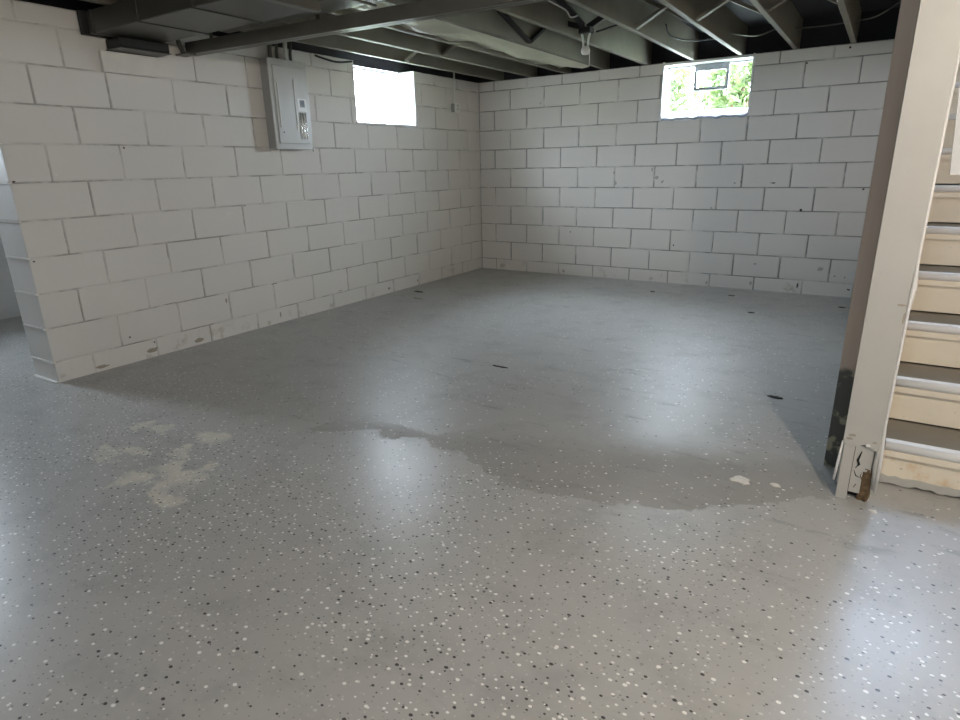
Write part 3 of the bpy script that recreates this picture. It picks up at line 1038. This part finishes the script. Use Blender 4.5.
def cable(name, pts, r, mat, label, cat='cable'):
    P = [Vector(p) for p in pts]
    out = []
    for i in range(len(P) - 1):
        p0, p1, p2, p3 = P[max(i - 1, 0)], P[i], P[i + 1], P[min(i + 2, len(P) - 1)]
        for k in range(6):
            t = k / 6
            out.append(0.5 * ((2 * p1) + (-p0 + p2) * t + (2 * p0 - 5 * p1 + 4 * p2 - p3) * t * t + (-p0 + 3 * p1 - 3 * p2 + p3) * t ** 3))
    out.append(P[-1])
    bm = bmesh.new()
    tube(bm, out, r, 7)
    return tag(obj(name, bm, mat), label, cat)


cable('cable', [(2.10, -1.74, 2.05), (2.285, -1.55, 2.115), (2.288, -1.1, 2.10), (2.288, -0.7, 2.075), (2.29, -0.55, 2.075)], 0.006, 'black', 'black cable stapled along the joist right of the lamp holder')
cable('cable', [(2.345, -0.95, 2.19), (2.345, -0.80, 2.13), (2.45, -0.55, 2.12), (2.69, -0.45, 2.13)], 0.006, 'black', 'black cable bent between two joists above the window')
cable('cable', [(2.76, -0.6, 2.13), (2.95, -0.55, 2.10), (3.13, -0.5, 2.16)], 0.005, 'pan', 'grey cable sagging between joists above the window right side')
cable('cable', [(3.19, -0.4, 2.14), (3.4, -0.4, 2.135), (3.55, -0.4, 2.14)], 0.005, 'pan', 'grey cable running straight between the two rightmost joists')
cable('cable', [(3.60, -0.6, 2.11), (3.75, -0.65, 2.12), (3.95, -0.9, 2.20)], 0.005, 'pan', 'grey cable rising towards the post beside the rightmost joist')
cable('cable', [(1.92, -2.2, 2.20), (1.98, -2.0, 2.16), (2.0, -1.95, 2.12), (2.04, -1.92, 2.13)], 0.005, 'white_plastic', 'white wire curling beside the iron straps of the lamp')
cable('cable', [(0.16, -4.15, 2.16), (0.30, -4.17, 2.075), (0.42, -4.17, 2.08), (0.52, -4.15, 2.17)], 0.006, 'pan', 'grey cable loop hanging in front of the dark duct')
cable('cable', [(0.03, -2.42, 2.03), (0.025, -2.2, 2.01), (0.02, -2.0, 2.035)], 0.008, 'black', 'dark cable on the left wall between breaker panel and window')

def bulb(loc, label, power):
    root = thing('bare_bulb', label, 'lamp', loc)
    bm = bmesh.new()
    lathe(bm, [(0.05, 0.10), (0.055, 0.085), (0.03, 0.06), (0.02, 0.04)], 16)
    obj('porcelain_base', bm, 'white_plastic', root)
    bm = bmesh.new()
    lathe(bm, [(0.004, -0.06), (0.022, -0.052), (0.032, -0.03), (0.030, -0.008), (0.017, 0.02), (0.014, 0.039)], 16)
    g = obj('glass_bulb', bm, 'bulb', root)
    l = bpy.data.lights.new('bulb_light', 'POINT')
    l.energy = power
    l.color = (1.0, 0.885, 0.745)
    l.shadow_soft_size = 0.05
    o = bpy.data.objects.new('bulb_light', l)
    o.location = (0, 0, -0.11)
    o.parent = root
    C.objects.link(o)


n = NT('glowing_bulb')
n.set(Base_Color=(0.9, 0.85, 0.75), Emission_Color=(1.0, 0.8, 0.55), Emission_Strength=8.0)
M['bulb'] = n.m
bulb((4.6, -5.45, 1.95), 'bare ceiling bulb to the right of the viewer near the right wall', 62)

# ------------------------------------------------------------------ breaker panel
bp = thing('breaker_panel', 'grey steel breaker panel on the left block wall beside the window', 'electrical panel', (0.0, -2.775, 1.33))
place(boxes('box', 'panel_side', [(0.004, 0.088, -2.95, -2.60, 1.33, 1.945)], bevel=0.004), bp)
place(boxes('cover', 'panel_grey', [(0.0885, 0.098, -2.955, -2.595, 1.325, 1.95)], bevel=0.003), bp)
dor = place(boxes('door', 'panel_grey', [(0.0985, 0.108, -2.925, -2.63, 1.365, 1.905)], bevel=0.004), bp)


def on_door(o):
    o.parent = dor


on_door(boxes('label_window', 'screen', [(0.109, 0.111, -2.70, -2.655, 1.63, 1.68)]))
on_door(boxes('latch_plate', 'white_plastic', [(0.1085, 0.1095, -2.72, -2.635, 1.60, 1.69)]))
for y in (-2.71, -2.685, -2.66):
    bm = bmesh.new()
    tube(bm, [(0.108, y, 1.40), (0.113, y, 1.41), (0.113, y, 1.58), (0.108, y, 1.59)], 0.0055, 8)
    on_door(obj('rib', bm, 'chrome'))
for y, z0, z1 in ((-2.90, 1.48, 1.80), (-2.745, 1.46, 1.82)):
    bm = bmesh.new()
    tube(bm, [(0.107, y, z0), (0.111, y, z0 + 0.02), (0.111, y, z1 - 0.02), (0.107, y, z1)], 0.0045, 8)
    on_door(obj('pressed_rib', bm, 'white_plastic'))
on_door(boxes('screw', 'screen', [(0.1085, 0.1105, -2.885, -2.875, 1.44, 1.45)]))
for y in (-2.945, -2.605):
    bm = bmesh.new()
    lathe(bm, [(0.010, 0), (0.010, 0.006), (0.004, 0.009)], 10)
    o = place(obj('mounting_screw', bm, 'chip_white'), bp)
    o.location = (0.099 if y > -2.7 else 0.03, y - (0.012 if y < -2.7 else -0.006), 1.318)
    o.rotation_euler = (0, math.pi / 2, 0)
for i, y in enumerate((-2.88, -2.82, -2.74, -2.69)):
    bm = bmesh.new()
    tube(bm, [(0.05, y, 1.93), (0.05, y, 2.0), (0.045, y + 0.02, 2.12)], 0.011 if i % 2 else 0.015, 8)
    place(obj('conduit', bm, 'white_plastic' if i == 2 else 'pan'), bp)

# ------------------------------------------------------------------ outlet box on the left wall near the corner
ob = thing('outlet_box', 'white outlet box hanging on a conduit near the room corner', 'outlet', (0.0, -0.50, 1.72))
place(boxes('box', 'panel_side', [(0.003, 0.05, -0.545, -0.465, 1.72, 1.80)], bevel=0.004), ob)
place(boxes('face_plate', 'white_plastic', [(0.051, 0.062, -0.55, -0.46, 1.712, 1.808)], bevel=0.003), ob)
for z in (1.735, 1.77):
    place(boxes('socket', 'panel_grey', [(0.0625, 0.064, -0.522, -0.488, z, z + 0.02)]), ob)
bm = bmesh.new()
tube(bm, [(0.025, -0.505, 1.80), (0.025, -0.505, 2.0), (0.03, -0.51, 2.12)], 0.009, 8)
place(obj('conduit', bm, 'white_plastic'), ob)

# ------------------------------------------------------------------ loose paint flakes and debris on the floor
def debris(lst):
    rnd = random.Random(21)
    for x, y, wd, dp, mt, lab in lst:
        bm = bmesh.new()
        n = 11
        lo, hi = [], []
        for k in range(n):
            q = k * 2 * math.pi / n
            j = rnd.uniform(0.6, 1.15)
            lo.append(bm.verts.new((math.cos(q) * wd / 2 * j, math.sin(q) * dp / 2 * j, 0.0005)))
            hi.append(bm.verts.new((math.cos(q) * wd / 2 * j * 0.85, math.sin(q) * dp / 2 * j * 0.85, 0.004 + rnd.uniform(0, 0.004))))
        c = bm.verts.new((0, 0, 0.007))
        bm.faces.new(list(reversed(lo)))
        for k in range(n):
            bm.faces.new((lo[k], lo[(k + 1) % n], hi[(k + 1) % n], hi[k]))
            bm.faces.new((hi[k], hi[(k + 1) % n], c))
        o = obj('paint_flake', bm, mt, loc=(x, y, 0.0))
        tag(o, lab, 'paint flake')


debris([(3.655, -3.895, 0.085, 0.06, 'chip_white', 'largest white paint flake on the floor left of the post foot'),
        (3.775, -3.875, 0.045, 0.022, 'chip_white', 'small white paint flake between the large flake and the post'),
        (0.23, -1.53, 0.12, 0.05, 'chip_dark', 'dark crumb by the foot of the left wall near the corner'),
        (0.42, -1.79, 0.14, 0.03, 'chip_brown', 'thin brown sliver on the floor beside the dark crumb'),
        (2.93, -0.38, 0.06, 0.03, 'chip_dark', 'dark flake on the floor below the back window'),
        (3.20, -0.99, 0.05, 0.035, 'chip_dark', 'dark flake on the floor midway between back wall and worn band'),
        (3.64, -2.90, 0.08, 0.03, 'chip_dark', 'dark flake on the floor left of the partition'),
        (3.81, -0.47, 0.06, 0.03, 'chip_dark', 'dark flake in the back right corner by the partition'),
        (2.14, -3.16, 0.12, 0.016, 'chip_dark', 'thin dark sliver in the middle of the floor'),
        (4.09, -3.90, 0.035, 0.02, 'chip_white', 'white paint flake on the floor at the right of the post foot'),
        (2.25, -0.52, 0.05, 0.03, 'chip_dark', 'dark flake on the floor nearest the middle of the back wall')])

# ------------------------------------------------------------------ outdoors behind the windows
GZ = 1.40
bm = bmesh.new()
for x0, x1, y0, y1 in [(-30, 35, 0.24, 35), (-30, -5.0, -40, 0.24), (-5.0, -2.56, -3.9, 0.24), (-5.0, -2.56, -40, -6.4), (-2.56, -0.30, -3.0, 0.24), (5.21, 35, -40, 0.24), (-2.56, 5.21, -40, -9.71)]:
    g = GZ
    bm.faces.new([bm.verts.new(p) for p in ((x0, y0, g), (x1, y0, g), (x1, y1, g), (x0, y1, g))])
bm.faces.new([bm.verts.new(p) for p in ((-5.0, -6.4, 0.0), (-2.56, -6.4, 0.0), (-2.56, -3.9, 0.0), (-5.0, -3.9, 0.0))])
gr = obj('ground_outside', bm, 'ground')
struct(gr, 'pale ground outside the basement windows', 'ground')


def bush(x, y, rx, rz, zc, n, label, seed):
    rnd = random.Random(seed)
    root = thing('bush', label, 'bush', (x, y, GZ), 'bushes outside the window')
    bm = bmesh.new()
    for i in range(5):
        q = rnd.uniform(0, 6.28)
        tube(bm, [(0, 0, 0), (math.cos(q) * rx * 0.25, math.sin(q) * rx * 0.25, zc * 0.5), (math.cos(q) * rx * 0.6, math.sin(q) * rx * 0.6, zc + rnd.uniform(-0.2, 0.3) * rz)], [0.03, 0.02, 0.006], 6)
    obj('stem', bm, 'bark', root)
    bm = bmesh.new()
    for i in range(n):
        while True:
            p = Vector((rnd.uniform(-1, 1), rnd.uniform(-1, 1), rnd.uniform(-1, 1)))
            if 0.2 < p.length < 1:
                break
        c = Vector((p.x * rx, p.y * rx, zc + p.z * rz))
        d = Vector((rnd.gauss(0, 1), rnd.gauss(0, 1), rnd.gauss(0, 0.6))).normalized()
        s = d.cross(Vector((rnd.gauss(0, 1), rnd.gauss(0, 1), rnd.gauss(0, 1)))).normalized()
        k = d.cross(s)
        l, wd = rnd.uniform(0.05, 0.09), rnd.uniform(0.022, 0.04)
        v = [bm.verts.new(q) for q in (c - d * l, c + s * wd + k * 0.008, c + d * l, c - s * wd + k * 0.008)]
        bm.faces.new((v[0], v[1], v[2]))
        bm.faces.new((v[0], v[2], v[3]))
    f = obj('foliage', bm, 'leaf', root)
    f['kind'] = 'stuff'


bush(0.95, 3.0, 0.55, 0.75, 0.75, 1500, 'light green bush seen at the left of the back window', 1)
bush(1.65, 4.2, 0.55, 0.50, 0.45, 1100, 'low light green bush seen in the middle of the back window', 2)
bush(2.25, 2.6, 0.42, 0.95, 0.95, 1400, 'tall light green bush seen at the right of the back window', 3)
